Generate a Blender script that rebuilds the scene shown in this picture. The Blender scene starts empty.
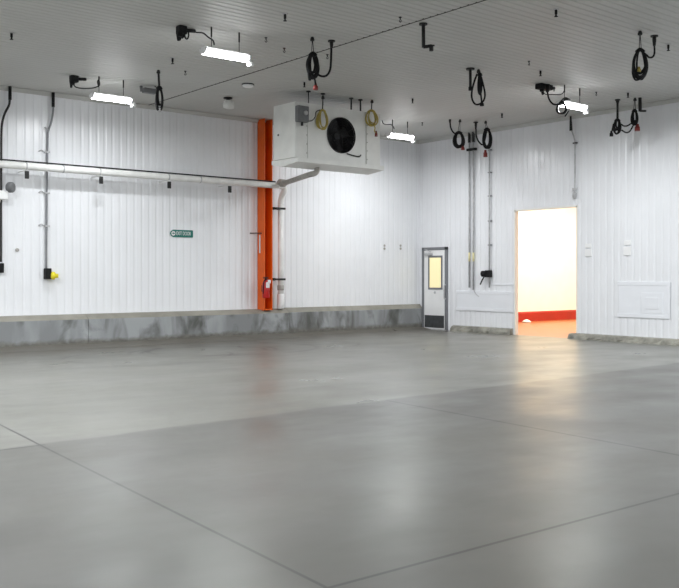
import bpy, bmesh, math, random
from mathutils import Vector as V, Matrix

random.seed(7)
PI = math.pi
sc = bpy.context.scene
COL = sc.collection

# ------------------------------------------------------------------ camera
F, CX, Y0, TH, EYE, H = 904.0, 339.5, 276.0, 0.685, 1.389, 4.95
FWD = V((math.sin(TH), math.cos(TH), 0)); RGT = V((math.cos(TH), -math.sin(TH), 0)); UP = V((0, 0, 1))
ZC = 23.88
CAM = -(RGT * ((419.5 - CX) / F * ZC) + FWD * ZC) + V((0, 0, EYE))   # world origin = room corner on the floor
cd = bpy.data.cameras.new('camera'); cam = bpy.data.objects.new('camera', cd); COL.objects.link(cam)
cam.location = CAM; cam.rotation_euler = (PI / 2, 0, -TH)
cd.sensor_width = 36; cd.lens = 36 * F / 679; cd.shift_y = (Y0 - 294) / 679
cd.clip_start = .05; cd.clip_end = 200
sc.camera = cam

def ray(px, py): return FWD + RGT * ((px - CX) / F) + UP * ((Y0 - py) / F)
def plane(px, py, ax, val):
    d = ray(px, py); return CAM + d * ((val - CAM[ax]) / d[ax])
def on_a(px, py, d=0.0): return plane(px, py, 1, -d)      # wall with the pipe
def on_b(px, py, d=0.0): return plane(px, py, 0, -d)      # wall with the doorway
def on_c(px, py): return plane(px, py, 2, H)              # ceiling
def on_f(px, py): return plane(px, py, 2, 0.0)            # floor
def depth(p): return (p - CAM).dot(FWD)
def at(px, py, z): return CAM + ray(px, py) * z

# ------------------------------------------------------------------ materials
def mat(name, col, rough=.5, metal=0, var=0.0, scale=3.0, bump=0.0, bscale=40, emit=None, estr=0, spec=.5, col2=None):
    m = bpy.data.materials.new(name); m.use_nodes = True
    nt = m.node_tree; b = nt.nodes['Principled BSDF']
    b.inputs['Base Color'].default_value = (*col, 1); b.inputs['Roughness'].default_value = rough
    b.inputs['Metallic'].default_value = metal; b.inputs['Specular IOR Level'].default_value = spec
    tc = nt.nodes.new('ShaderNodeTexCoord')
    if var or col2:
        n = nt.nodes.new('ShaderNodeTexNoise'); n.inputs['Scale'].default_value = scale; n.inputs['Detail'].default_value = 5
        nt.links.new(tc.outputs['Object'], n.inputs['Vector'])
        r = nt.nodes.new('ShaderNodeValToRGB')
        r.color_ramp.elements[0].position = .35; r.color_ramp.elements[1].position = .65
        c2 = col2 or tuple(min(1, c * (1 + var)) for c in col)
        c1 = col if col2 else tuple(c * (1 - var) for c in col)
        r.color_ramp.elements[0].color = (*c1, 1); r.color_ramp.elements[1].color = (*c2, 1)
        nt.links.new(n.outputs['Fac'], r.inputs['Fac']); nt.links.new(r.outputs['Color'], b.inputs['Base Color'])
    if bump:
        n = nt.nodes.new('ShaderNodeTexNoise'); n.inputs['Scale'].default_value = bscale; n.inputs['Detail'].default_value = 4
        nt.links.new(tc.outputs['Object'], n.inputs['Vector'])
        bp = nt.nodes.new('ShaderNodeBump'); bp.inputs['Strength'].default_value = bump; bp.inputs['Distance'].default_value = .01
        nt.links.new(n.outputs['Fac'], bp.inputs['Height']); nt.links.new(bp.outputs['Normal'], b.inputs['Normal'])
    if emit:
        b.inputs['Emission Color'].default_value = (*emit, 1); b.inputs['Emission Strength'].default_value = estr
    return m

M = dict(
    panel=mat('white_panel', (.86, .87, .895), .27, var=.02, scale=1.2),
    plain=mat('white_plain', (.86, .875, .91), .45, var=.02, scale=2),
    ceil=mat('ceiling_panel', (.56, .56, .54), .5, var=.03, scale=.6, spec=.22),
    seam=mat('seam_dark', (.07, .065, .06), .8, var=.2),
    cornice=mat('cornice_grey', (.52, .52, .50), .5, var=.05),
    white=mat('white_paint', (.90, .90, .90), .4, var=.02),
    cooler=mat('cooler_white', (.74, .74, .71), .4, var=.04, scale=4),
    pipe=mat('pipe_white', (.84, .84, .82), .45, var=.06, scale=6),
    pipegrey=mat('pipe_grey', (.42, .40, .37), .6, var=.15, scale=8),
    black=mat('black_rubber', (.008, .008, .009), .6, var=.2, scale=20, spec=.25),
    dark=mat('dark_metal', (.03, .03, .03), .55, .2, var=.2, scale=10, spec=.3),
    steel=mat('galvanised_steel', (.50, .50, .51), .5, .0, var=.12, scale=12),
    frame=mat('frame_grey', (.22, .225, .24), .45, .3, var=.06, scale=6),
    orange=mat('orange_paint', (.78, .115, .002), .38, var=.06, scale=3),
    red=mat('red_paint', (.55, .012, .012), .3, var=.1, scale=8),
    plug=mat('red_plug', (.20, .018, .014), .45, var=.1, scale=20),
    yellow=mat('yellow_plastic', (.85, .72, .03), .45, var=.05, scale=20),
    khaki=mat('yellow_cable', (.42, .33, .08), .5, var=.15, scale=20),
    greybox=mat('grey_box', (.16, .165, .17), .5, .2, var=.1, scale=10),
    green=mat('sign_green', (.0, .16, .125), .4, var=.05, scale=20),
    label=mat('label_white', (.8, .8, .8), .5, var=.03),
    tape=mat('yellow_tape', (.85, .78, .45), .5, var=.05),
    jamb=mat('jamb_white', (.86, .85, .80), .4, var=.02),
    baser=mat('red_base', (.36, .014, .006), .45, var=.08, scale=3),
    floor2=mat('tan_floor', (.40, .13, .04), .35, var=.1, scale=2),
    wall2=mat('cream_wall', (.90, .88, .80), .5, var=.02),
    fanblk=mat('fan_black', (.006, .006, .007), .55, var=.2),
    rough=mat('kerb_rough', (.20, .195, .17), .85, col2=(.36, .35, .30), scale=6, bump=.6, bscale=25),
    kick=mat('kick_plate', (.10, .105, .11), .4, .5, var=.15, scale=10),
    glow=mat('lamp_lens', (.9, .9, .9), .4, emit=(.97, .985, 1), estr=1.0, var=.01),
    pane=mat('lit_pane', (.9, .82, .5), .25, emit=(1.0, .86, .45), estr=.35, var=.01),
)

def floor_mat():
    m = bpy.data.materials.new('sealed_concrete'); m.use_nodes = True
    nt = m.node_tree; N = nt.nodes.new; L = nt.links.new; b = nt.nodes['Principled BSDF']
    tc = N('ShaderNodeTexCoord'); sep = N('ShaderNodeSeparateXYZ'); L(tc.outputs['Object'], sep.inputs[0])
    def val(x): return x
    def mth(op, a, c=None, cl=False):
        n = N('ShaderNodeMath'); n.operation = op; n.use_clamp = cl
        for i, q in enumerate((a, c)):
            if q is None: continue
            if isinstance(q, (int, float)): n.inputs[i].default_value = q
            else: L(q, n.inputs[i])
        return n.outputs[0]
    X, Y = sep.outputs[0], sep.outputs[1]
    def noise(scale, det=5, rough=.55, dist=0, sx=1, sy=1):
        n = N('ShaderNodeTexNoise'); n.inputs['Scale'].default_value = scale; n.inputs['Detail'].default_value = det
        n.inputs['Roughness'].default_value = rough; n.inputs['Distortion'].default_value = dist
        mp = N('ShaderNodeMapping'); mp.inputs['Scale'].default_value = (sx, sy, 1)
        L(tc.outputs['Object'], mp.inputs[0]); L(mp.outputs[0], n.inputs['Vector']); return n.outputs['Fac']
    def mix(f, a, c):
        n = N('ShaderNodeMix'); n.data_type = 'RGBA'
        for i, q in ((0, f), (6, a), (7, c)):
            if isinstance(q, tuple): n.inputs[i].default_value = (*q, 1)
            elif isinstance(q, (int, float)): n.inputs[i].default_value = q
            else: L(q, n.inputs[i])
        return n.outputs[2]
    def ramp(f, lo, hi):
        n = N('ShaderNodeMapRange'); n.inputs[1].default_value = lo; n.inputs[2].default_value = hi; L(f, n.inputs[0]); return n.outputs[0]
    # sawn joints, each between two points of the slab
    def seg(a, c, w):
        d = (c - a); ln = d.length; d.normalize(); n = V((-d.y, d.x, 0))
        s = mth('ADD', mth('MULTIPLY', X, n.x), mth('ADD', mth('MULTIPLY', Y, n.y), -(a.x * n.x + a.y * n.y)))
        dist = mth('ABSOLUTE', s)
        line = mth('SUBTRACT', 1.0, ramp(dist, w * .5, w), True)
        t = mth('ADD', mth('MULTIPLY', X, d.x), mth('ADD', mth('MULTIPLY', Y, d.y), -(a.x * d.x + a.y * d.y)))
        inside = mth('MULTIPLY', mth('GREATER_THAN', t, 0.0), mth('LESS_THAN', t, ln))
        return mth('MULTIPLY', line, inside), s
    j4a, j4b = on_f(0, 449.5), on_f(386, 400.3)
    e = j4b - j4a; j4l = j4a - e * 1.0; 
    lines = []
    j1a, j1m, j1b = on_f(0, 424.6), on_f(45, 447.5), on_f(280, 564.5)
    jl, _ = seg(j1a + (j1a - j1m) * .2, j1m, .013); lines.append((jl, .75))
    jl, _ = seg(j1m, j1b + (j1b - j1m) * .8, .014); lines.append((jl, .85))
    j2a, j2b = on_f(386, 400.3), on_f(679, 455.2)
    jl, _ = seg(j2a, j2b + (j2b - j2a) * 1.5, .026); lines.append((jl, .9))
    j3a, j3b = on_f(417, 564), on_f(679, 493.5)
    jl, _ = seg(j3a - (j3b - j3a) * .25, j3b + (j3b - j3a), .016); lines.append((jl, .85))
    jl, _ = seg(j4a - e * .4, on_f(45, 444.6), .018); lines.append((jl, .75))
    _, s4 = seg(j4l, j4b, .01)
    wob = mth('MULTIPLY', mth('SUBTRACT', noise(.9, 3), .5), .25)
    far = ramp(mth('ADD', s4, wob), -.03, .05)           # beyond the day joint the slab is paler
    big = noise(.22, 3, .5); mid = noise(1.1, 4, .55); fine = noise(8, 3, .6); streak = noise(.5, 4, .55, 0, 1, 3)
    c = mix(ramp(big, .3, .7), (.078, .076, .066), (.102, .100, .089))
    c = mix(far, c, mix(ramp(mid, .3, .7), (.165, .163, .140), (.205, .203, .180)))
    c = mix(mth('MULTIPLY', ramp(mid, .42, .75), .45), c, (.12, .118, .11))
    c = mix(mth('MULTIPLY', ramp(streak, .48, .8), .34), c, (.10, .097, .09))
    c = mix(mth('MULTIPLY', ramp(noise(.6, 4, .5, 0, 1, 1.6), .40, .68), .20), c, (.12, .115, .10))
    c = mix(mth('MULTIPLY', ramp(fine, .35, .75), .22), c, (.08, .08, .075))
    # grimy strip with tyre marks along the foot of the kerb
    near = mth('SUBTRACT', 1.0, ramp(mth('ADD', mth('ABSOLUTE', Y), mth('MULTIPLY', mid, 1.6)), 1.6, 2.9), True)
    c = mix(mth('MULTIPLY', near, .6), c, (.155, .138, .118))
    for (px, py, r, w) in ((205, 351, 1.2, .05), (205, 351, 1.42, .05), (235, 349, 1.7, .06), (300, 345, 1.3, .04), (150, 356, 1.5, .04)):
        p = on_f(px, py)
        dx = mth('ADD', X, -p.x); dy = mth('ADD', Y, -p.y)
        rr = mth('SQRT', mth('ADD', mth('MULTIPLY', dx, dx), mth('MULTIPLY', mth('MULTIPLY', dy, dy), 1.7)))
        ring = mth('SUBTRACT', 1.0, ramp(mth('ABSOLUTE', mth('ADD', rr, -r)), w * .4, w * 1.4), True)
        ring = mth('MULTIPLY', ring, ramp(noise(1.3, 2), .38, .52))
        c = mix(mth('MULTIPLY', ring, .75), c, (.05, .042, .038))
    for l, k in lines: c = mix(l, c, (.028, .026, .024))
    L(c, b.inputs['Base Color'])
    rg = mth('ADD', mth('MULTIPLY', ramp(mid, .3, .75), .10), mth('ADD', .275, mth('MULTIPLY', ramp(streak, .5, .8), .06)))
    rg = mth('SUBTRACT', rg, mth('MULTIPLY', far, .02))
    worn = ramp(noise(.6, 4, .5, 0, 1, 1.6), .40, .68)          # dull, foot-worn patches in the sealer
    rg = mth('ADD', rg, mth('MULTIPLY', worn, .11))
    L(rg, b.inputs['Roughness']); b.inputs['Specular IOR Level'].default_value = .55
    return m
M['floor'] = floor_mat()

def concrete_mat():
    m = bpy.data.materials.new('kerb_concrete'); m.use_nodes = True
    nt = m.node_tree; N = nt.nodes.new; L = nt.links.new; b = nt.nodes['Principled BSDF']
    tc = N('ShaderNodeTexCoord')
    def noise(scale, det, dist, sx, sz):
        n = N('ShaderNodeTexNoise'); n.inputs['Scale'].default_value = scale; n.inputs['Detail'].default_value = det; n.inputs['Distortion'].default_value = dist
        mp = N('ShaderNodeMapping'); mp.inputs['Scale'].default_value = (sx, 1, sz); L(tc.outputs['Object'], mp.inputs[0]); L(mp.outputs[0], n.inputs['Vector'])
        return n.outputs['Fac']
    def ramp(f, lo, hi):
        n = N('ShaderNodeMapRange'); n.inputs[1].default_value = lo; n.inputs[2].default_value = hi; L(f, n.inputs[0]); return n.outputs[0]
    def mix(f, a, c):
        n = N('ShaderNodeMix'); n.data_type = 'RGBA'
        for i, q in ((0, f), (6, a), (7, c)):
            if isinstance(q, tuple): n.inputs[i].default_value = (*q, 1)
            else: L(q, n.inputs[i])
        return n.outputs[2]
    geo = N('ShaderNodeNewGeometry'); sp = N('ShaderNodeSeparateXYZ'); L(geo.outputs['Position'], sp.inputs[0])
    c = mix(ramp(noise(1.4, 4, .3, 1, .25), .42, .58), (.24, .25, .255), (.36, .375, .385))
    c = mix(ramp(noise(2.6, 6, .6, 1, .45), .48, .66), c, (.105, .108, .10))
    # bare, worn concrete in the lowest courses and on the bevelled top
    q = N('ShaderNodeMath'); q.operation = 'MULTIPLY_ADD'; L(noise(5, 4, .5, 1, 1), q.inputs[0]); q.inputs[1].default_value = .16; L(sp.outputs[2], q.inputs[2])
    inv = ramp(q.outputs[0], .26, .18)
    c = mix(inv, c, mix(ramp(noise(9, 5, .5, 1, 1), .4, .65), (.13, .125, .11), (.19, .185, .165)))
    top = ramp(sp.outputs[2], .537, .545)
    c = mix(top, c, mix(ramp(noise(2.5, 5, .4, 1, 1), .35, .65), (.24, .23, .195), (.33, .315, .27)))
    L(c, b.inputs['Base Color']); b.inputs['Roughness'].default_value = .7
    bp = N('ShaderNodeBump'); bp.inputs['Strength'].default_value = .5; bp.inputs['Distance'].default_value = .012
    L(noise(14, 6, .4, 1, 1), bp.inputs['Height']); L(bp.outputs['Normal'], b.inputs['Normal'])
    return m
M['concrete'] = concrete_mat()

# ------------------------------------------------------------------ mesh helpers (all in world coordinates)
def nb(): return bmesh.new()
def box(bm, c, s, rz=0.0, bev=0.0):
    g = bmesh.ops.create_cube(bm, size=1.0)
    vs = g['verts']
    mt = Matrix.Translation(V(c)) @ Matrix.Rotation(rz, 4, 'Z') @ Matrix.Diagonal((s[0], s[1], s[2], 1))
    bmesh.ops.transform(bm, matrix=mt, verts=vs)
    if bev:
        es = list({e for v in vs for e in v.link_edges})
        bmesh.ops.bevel(bm, geom=es, offset=bev, segments=2, affect='EDGES', profile=.5)
    return bm
def bx(bm, lo, hi, bev=0.0):
    lo, hi = V(lo), V(hi)
    return box(bm, (lo + hi) / 2, [abs(q) for q in (hi - lo)], 0, bev)
def tube(bm, pts, r, seg=8, caps=True):
    pts = [V(p) for p in pts]; rs = r if isinstance(r, (list, tuple)) else [r] * len(pts)
    rings = []; up = None
    for i, p in enumerate(pts):
        a = pts[max(i - 1, 0)]; c = pts[min(i + 1, len(pts) - 1)]
        d = (c - a)
        if d.length < 1e-7: d = V((0, 0, 1))
        d.normalize()
        if up is None:
            up = V((0, 0, 1)) if abs(d.z) < .9 else V((1, 0, 0))
        up = (up - d * up.dot(d))
        if up.length < 1e-5: up = V((1, 0, 0)) - d * d.x
        up.normalize(); sd = d.cross(up)
        rings.append([bm.verts.new(p + (up * math.cos(2 * PI * k / seg) + sd * math.sin(2 * PI * k / seg)) * rs[i]) for k in range(seg)])
    for a, c in zip(rings, rings[1:]):
        for k in range(seg): bm.faces.new((a[k], a[(k + 1) % seg], c[(k + 1) % seg], c[k])).smooth = True
    if caps:
        bm.faces.new(rings[0][::-1]); bm.faces.new(rings[-1])
    return bm
def smooth_path(pts, n=6):
    pts = [V(p) for p in pts]; out = []
    for i in range(len(pts) - 1):
        p0, p1, p2, p3 = pts[max(i - 1, 0)], pts[i], pts[i + 1], pts[min(i + 2, len(pts) - 1)]
        for k in range(n):
            t = k / n
            out.append(.5 * ((2 * p1) + (p2 - p0) * t + (2 * p0 - 5 * p1 + 4 * p2 - p3) * t * t + (3 * p1 - p0 - 3 * p2 + p3) * t ** 3))
    out.append(pts[-1]); return out
def lathe(bm, prof, base, axis=(0, 0, 1), seg=20):
    ax = V(axis).normalized(); u = ax.orthogonal().normalized(); w = ax.cross(u); base = V(base); rings = []
    for r, h in prof:
        rings.append([bm.verts.new(base + ax * h + (u * math.cos(2 * PI * k / seg) + w * math.sin(2 * PI * k / seg)) * max(r, 1e-4)) for k in range(seg)])
    for a, c in zip(rings, rings[1:]):
        for k in range(seg): bm.faces.new((a[k], a[(k + 1) % seg], c[(k + 1) % seg], c[k])).smooth = True
    bm.faces.new(rings[0][::-1]); bm.faces.new(rings[-1]); return bm
def prism(bm, poly, vec):
    a = [bm.verts.new(V(p)) for p in poly]; c = [bm.verts.new(V(p) + V(vec)) for p in poly]; n = len(a)
    bm.faces.new(a[::-1]); bm.faces.new(c)
    for k in range(n): bm.faces.new((a[k], a[(k + 1) % n], c[(k + 1) % n], c[k]))
    return bm
def wpos(o):
    p = V((0, 0, 0))
    while o is not None: p = p + o.location; o = o.parent
    return p
def obj(name, bm, m, parent=None, base=None):
    bmesh.ops.recalc_face_normals(bm, faces=bm.faces[:])
    if parent is None:
        if base is None:
            co = [v.co for v in bm.verts]
            base = V(((min(c.x for c in co) + max(c.x for c in co)) / 2, (min(c.y for c in co) + max(c.y for c in co)) / 2, min(c.z for c in co)))
        off = V(base)
    else: off = wpos(parent)
    bmesh.ops.translate(bm, vec=-off, verts=bm.verts[:])
    me = bpy.data.meshes.new(name); bm.to_mesh(me); bm.free()
    me.materials.append(m if not isinstance(m, str) else M[m])
    o = bpy.data.objects.new(name, me); COL.objects.link(o)
    if parent is None: o.location = off
    else: o.parent = parent
    return o
def tag(o, label, cat, group=None):
    o['label'] = label; o['category'] = cat
    if group: o['group'] = group
    return o
def thing(name, label, cat, loc, group=None):
    o = bpy.data.objects.new(name, None); COL.objects.link(o); o.location = V(loc); o.empty_display_size = .1
    return tag(o, label, cat, group)
def struct(name, bm, m, parent=None, base=(0, 0, 0)):
    o = obj(name, bm, m, parent, base)
    if parent is None: o['kind'] = 'structure'
    return o
def dup(root, loc, label):
    def cp(o, par):
        c = o.copy(); COL.objects.link(c)
        if par is not None: c.parent = par
        for ch in [k for k in bpy.data.objects if k.parent == o]: cp(ch, c)
        return c
    r = cp(root, None); r.location = V(loc); r['label'] = label
    return r

# ------------------------------------------------------------------ the shell
LX, LY = -22.0, -22.0          # far ends of the hall, behind the camera
OY0, OY1, OZ = on_b(514.6, 300).y, on_b(577.6, 300).y, on_b(546, 208).z   # doorway in wall_right
def ribs(bm, p0, u, out, length, z0, z1, pitch=.165, g=.075, dpt=.009, end=True):
    """ribbed metal panel: runs from p0 along u, relief towards OUT"""
    u, out, p0 = V(u), V(out), V(p0); prof = []; n = max(1, round(length / pitch)); pt = length / n
    for i in range(n):
        s = i * pt
        prof += [(s, 0), (s + pt * .5 - g * .5, 0), (s + pt * .5 - g * .18, -dpt), (s + pt * .5 + g * .18, -dpt), (s + pt * .5 + g * .5, 0)]
    prof.append((length, 0)); rows = []
    for z in (z0, z1): rows.append([bm.verts.new(p0 + u * s + out * d + V((0, 0, z))) for s, d in prof])
    for k in range(len(prof) - 1): bm.faces.new((rows[0][k], rows[0][k + 1], rows[1][k + 1], rows[1][k]))
def no_recalc(name, bm, m):
    me = bpy.data.meshes.new(name); bm.to_mesh(me); bm.free(); me.materials.append(M[m])
    o = bpy.data.objects.new(name, me); COL.objects.link(o); o['kind'] = 'structure'; return o

b = nb(); bx(b, (LX, LY, -.2), (0, 0, 0)); struct('floor', b, 'floor')
b = nb(); ribs(b, (LX, 0, 0), (1, 0, 0), (0, -1, 0), -LX, 0, H); bx(b, (LX, .02, 0), (.15, .17, H)); no_recalc('wall_left', b, 'panel')
b = nb()
ribs(b, (0, 0, 0), (0, -1, 0), (-1, 0, 0), -OY0, 0, H); ribs(b, (0, OY0, 0), (0, -1, 0), (-1, 0, 0), OY0 - OY1, OZ, H)
ribs(b, (0, OY1, 0), (0, -1, 0), (-1, 0, 0), OY1 - LY, 0, H)
bx(b, (.02, OY0, 0), (.09, .17, H)); bx(b, (.02, OY1, OZ), (.09, OY0, H)); bx(b, (.02, LY, 0), (.09, OY1, H))
no_recalc('wall_right', b, 'panel')
b = nb(); bx(b, (LX - .15, LY, 0), (LX, 0, H)); struct('wall_behind', b, 'plain')
b = nb(); bx(b, (LX, LY - .15, 0), (0, LY, H)); struct('wall_near', b, 'plain')
# ceiling: panels ribbed along x
b = nb(); prof = []; pt = .14; n = int(22 / pt)
for i in range(n + 1):
    s = -i * pt
    prof += [(s, H), (s - pt * .5 + .02, H), (s - pt * .5 + .008, H + .010), (s - pt * .5 - .008, H + .010), (s - pt * .5 - .02, H)]
va = [b.verts.new((LX, s, z)) for s, z in prof]; vb = [b.verts.new((.1, s, z)) for s, z in prof]
for k in range(len(prof) - 1): b.faces.new((va[k], va[k + 1], vb[k + 1], vb[k]))
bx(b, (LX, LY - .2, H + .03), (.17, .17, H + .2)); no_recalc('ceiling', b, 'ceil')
# seams and cornices
sx = on_c(320, 51.6).x
b = nb(); bx(b, (sx - .012, LY, H - .004), (sx + .012, 0, H + .011)); struct('trim_1', b, 'seam')
sy = on_c(413, 87).y
b = nb(); bx(b, (sx, sy - .015, H - .004), (0, sy + .015, H + .011)); struct('trim_2', b, 'cornice')
b = nb(); prism(b, [(LX, 0, H), (LX, -.07, H), (LX, -.07, H - .015), (LX, -.02, H - .075), (LX, 0, H - .075)], (-LX, 0, 0)); struct('trim_3', b, 'cornice')
b = nb(); prism(b, [(0, 0, H), (-.07, 0, H), (-.07, 0, H - .015), (-.02, 0, H - .075), (0, 0, H - .075)], (0, LY, 0)); struct('trim_4', b, 'cornice')

# kerb along the wall with the pipe, deeper up to the step beside the vertical pipe
stepx = on_a(289, 320, .3).x
def kerb(bm, x0, x1, d, zr, zf):
    n = max(2, int((x1 - x0) / .25)); rows = []
    for i in range(n + 1):
        x = x0 + (x1 - x0) * i / n; j = lambda a: random.uniform(-a, a)
        rows.append([bm.verts.new(p) for p in ((x, 0, 0), (x, -d, 0), (x, -d + j(.006), .16 + j(.01)), (x, -d + j(.004), zf + j(.004)), (x, -max(d - .13, .03), zr), (x, 0, zr + .01))])
    for a, c in zip(rows, rows[1:]):
        for k in range(5): bm.faces.new((a[k], a[k + 1], c[k + 1], c[k]))
    bm.faces.new(rows[0]); bm.faces.new(rows[-1][::-1])
crk = on_a(88.5, 320, .3).x
b = nb(); kerb(b, LX, crk - .005, .30, .625, .54); kerb(b, crk + .005, stepx, .30, .625, .54); struct('baseboard_left', b, 'concrete')
b = nb(); kerb(b, stepx, -.005, .12, .64, .535); struct('baseboard_left_step', b, 'concrete')
b = nb(); prism(b, [(LX, -.29, 0), (LX, -.75, .002), (LX, -.29, .075)], (stepx - LX, 0, 0)); struct('trim_5', b, 'floor')
b = nb(); prism(b, [(stepx, -.11, 0), (stepx, -.5, .002), (stepx, -.11, .06)], (-stepx - .02, 0, 0)); struct('trim_6', b, 'floor')
# broken low kerbs at the foot of wall_right
def low_kerb(y0, y1, h, d, name):
    bm = nb(); n = int(abs(y1 - y0) / .10); rows = []
    for i in range(n + 1):
        y = y0 + (y1 - y0) * i / n; j = lambda a: random.uniform(-a, a)
        rows.append([bm.verts.new(p) for p in ((0, y, 0), (-d + j(.03), y, 0), (-d + .015 + j(.025), y, h * .5 + j(.015)), (-d + .05 + j(.012), y, h + j(.008)), (0, y, h + .02))])
    for a, c in zip(rows, rows[1:]):
        for k in range(4): bm.faces.new((a[k], a[k + 1], c[k + 1], c[k]))
    bm.faces.new(rows[0]); bm.faces.new(rows[-1][::-1])
    return struct(name, bm, 'rough')
low_kerb(on_b(453.5, 330).y, OY0 + .05, .125, .13, 'baseboard_right')
low_kerb(OY1 + .16, LY, .105, .16, 'baseboard_right_long')

# doorway lining and the lit corridor beyond
b = nb(); t = .03
bx(b, (-.012, OY0 - t, 0), (.095, OY0 + .015, OZ)); bx(b, (-.012, OY1 - .015, 0), (.095, OY1 + t, OZ)); bx(b, (-.012, OY1, OZ - t), (.095, OY0, OZ + .015))
struct('door_frame_2', b, 'jamb')
WY = .61
b = nb(); bx(b, (.09, WY, 0), (11, WY + .1, 4.5)); struct('wall_corridor', b, 'wall2')
b = nb(); bx(b, (11, -8, 0), (11.1, WY, 4.5)); struct('wall_corridor_end', b, 'wall2')
b = nb(); bx(b, (.09, -8.1, 0), (11, -8, 4.5)); struct('wall_corridor_near', b, 'wall2')
b = nb(); bx(b, (.09, -8, 4.5), (11, WY, 4.6)); struct('ceiling_corridor', b, 'wall2')
b = nb(); bx(b, (.0, -8, -.2), (11, WY, 0)); struct('floor_corridor', b, 'floor2')
b = nb(); prism(b, [(.1, WY, 0), (.1, WY - .05, 0), (.1, WY - .05, .26), (.1, WY - .02, .30), (.1, WY, .30)], (10.8, 0, 0)); struct('baseboard_corridor', b, 'baser')
pp = at(526.5, 321.3, 26.9); b = nb(); lathe(b, [(.02, 0), (.14, .01), (.12, .05), (.05, .09), (.01, .1)], (pp.x, pp.y, 0)); 
tag(obj('crumpled_bag', b, 'white'), 'small white crumpled bag on the orange floor beyond the doorway', 'bag')
for k, py in enumerate((278.5, 287.5)):
    p = plane(574.6, py, 1, OY1 + .03) if False else on_b(574.3, py, -.06)
    b = nb(); bx(b, (.04, OY1 + .03, p.z - .035), (.09, OY1 + .06, p.z + .035), .006)
    tag(obj('latch_plate', b, 'dark'), ('upper' if k == 0 else 'lower') + ' small dark latch plate on the white doorway jamb', 'latch')

# ------------------------------------------------------------------ door_1
y0 = on_b(423.2, 300).y; y1 = on_b(448.2, 300).y; dz = on_b(435, 247.3).z
d1 = bpy.data.objects.new('door_1', None); COL.objects.link(d1); d1.location = (0, (y0 + y1) / 2, 0); d1['kind'] = 'structure'
b = nb(); fw = .075
bx(b, (-.055, y0 - fw, 0), (.01, y0, dz), .006); bx(b, (-.055, y1, 0), (.01, y1 + fw, dz), .006); bx(b, (-.055, y1, dz - fw), (.01, y0, dz), .006)
obj('door_frame', b, 'frame', d1)
ly0, ly1 = y0 - fw - .006, y1 + fw + .006
b = nb(); bx(b, (-.045, ly1, .03), (.005, ly0, dz - fw - .006), .004); leaf = obj('door_leaf', b, 'white', d1)
b = nb(); bx(b, (-.05, ly1 + .02, .05), (-.044, ly0 - .02, .37), .002); obj('kick_plate', b, 'kick', leaf)
b = nb(); bx(b, (-.055, y1 + .02, 0), (-.0, y0 - .02, .028)); obj('threshold', b, 'steel', d1)
wy0, wy1 = on_b(428.2, 280, .05).y, on_b(442.4, 280, .05).y; wz1, wz0 = on_b(435, 255.7, .05).z, on_b(435, 289.5, .05).z
b = nb(); q = .05
for lo, hi in (((wy1, wz0), (wy0, wz0 + q)), ((wy1, wz1 - q), (wy0, wz1)), ((wy1, wz0 + q), (wy1 + q, wz1 - q)), ((wy0 - q, wz0 + q), (wy0, wz1 - q))):
    bx(b, (-.058, lo[0], lo[1]), (-.044, hi[0], hi[1]), .003)
obj('vision_frame', b, 'frame', leaf)
b = nb(); bx(b, (-.05, wy1 + q, wz0 + q), (-.0455, wy0 - q, wz1 - q)); obj('vision_pane', b, 'pane', leaf)
hy = on_b(444.3, 290, .1).y; hz0, hz1 = on_b(444, 298.8, .1).z, on_b(444, 285, .1).z
b = nb(); tube(b, smooth_path([(-.045, hy, hz0), (-.10, hy, hz0 + .01), (-.11, hy, (hz0 + hz1) / 2), (-.10, hy, hz1 - .01), (-.045, hy, hz1)], 5), .014); obj('pull_handle', b, 'steel', leaf)
p = on_b(434.8, 292.3, .05); b = nb(); lathe(b, [(.035, 0), (.035, .012), (.02, .02), (.01, .022)], (-.045, p.y, p.z), (-1, 0, 0)); obj('lock', b, 'steel', leaf)
b = nb(); bx(b, (-.11, ly0 - .32, dz - fw - .13), (-.046, ly0 - .06, dz - fw - .06), .01); cl = obj('door_closer', b, 'steel', d1)
b = nb(); tube(b, [(-.09, ly0 - .30, dz - fw - .05), (-.12, ly0 - .12, dz - .05), (-.06, ly0 - .02, dz - .04)], .009); obj('closer_arm', b, 'steel', cl)

# ------------------------------------------------------------------ orange column
cl_x = on_a(265.5, 300).x
xa, xb, ya, yb = on_a(264.3, 300, .29).x, on_a(272.6, 300, .29).x, -.29, -.015
zb = .62
col = thing('steel_column', 'orange painted steel H column standing on the concrete kerb beside the white cooler', 'column', ((xa + xb) / 2, (ya + yb) / 2, zb))
tf = .022; xm = (ya + yb) / 2
b = nb(); bx(b, (xa, ya, zb), (xa + tf, yb, H - .005), .003); bx(b, (xb - tf, ya, zb), (xb, yb, H - .005), .003); bx(b, (xa + tf, -.045, zb), (xb - tf, -.03, H - .005)); obj('column_shaft', b, 'orange', col)
b = nb(); bx(b, (xa - .01, ya - .0, zb - .005), (xb + .01, yb, zb + .02), .003); obj('base_plate', b, 'orange', col)
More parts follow.
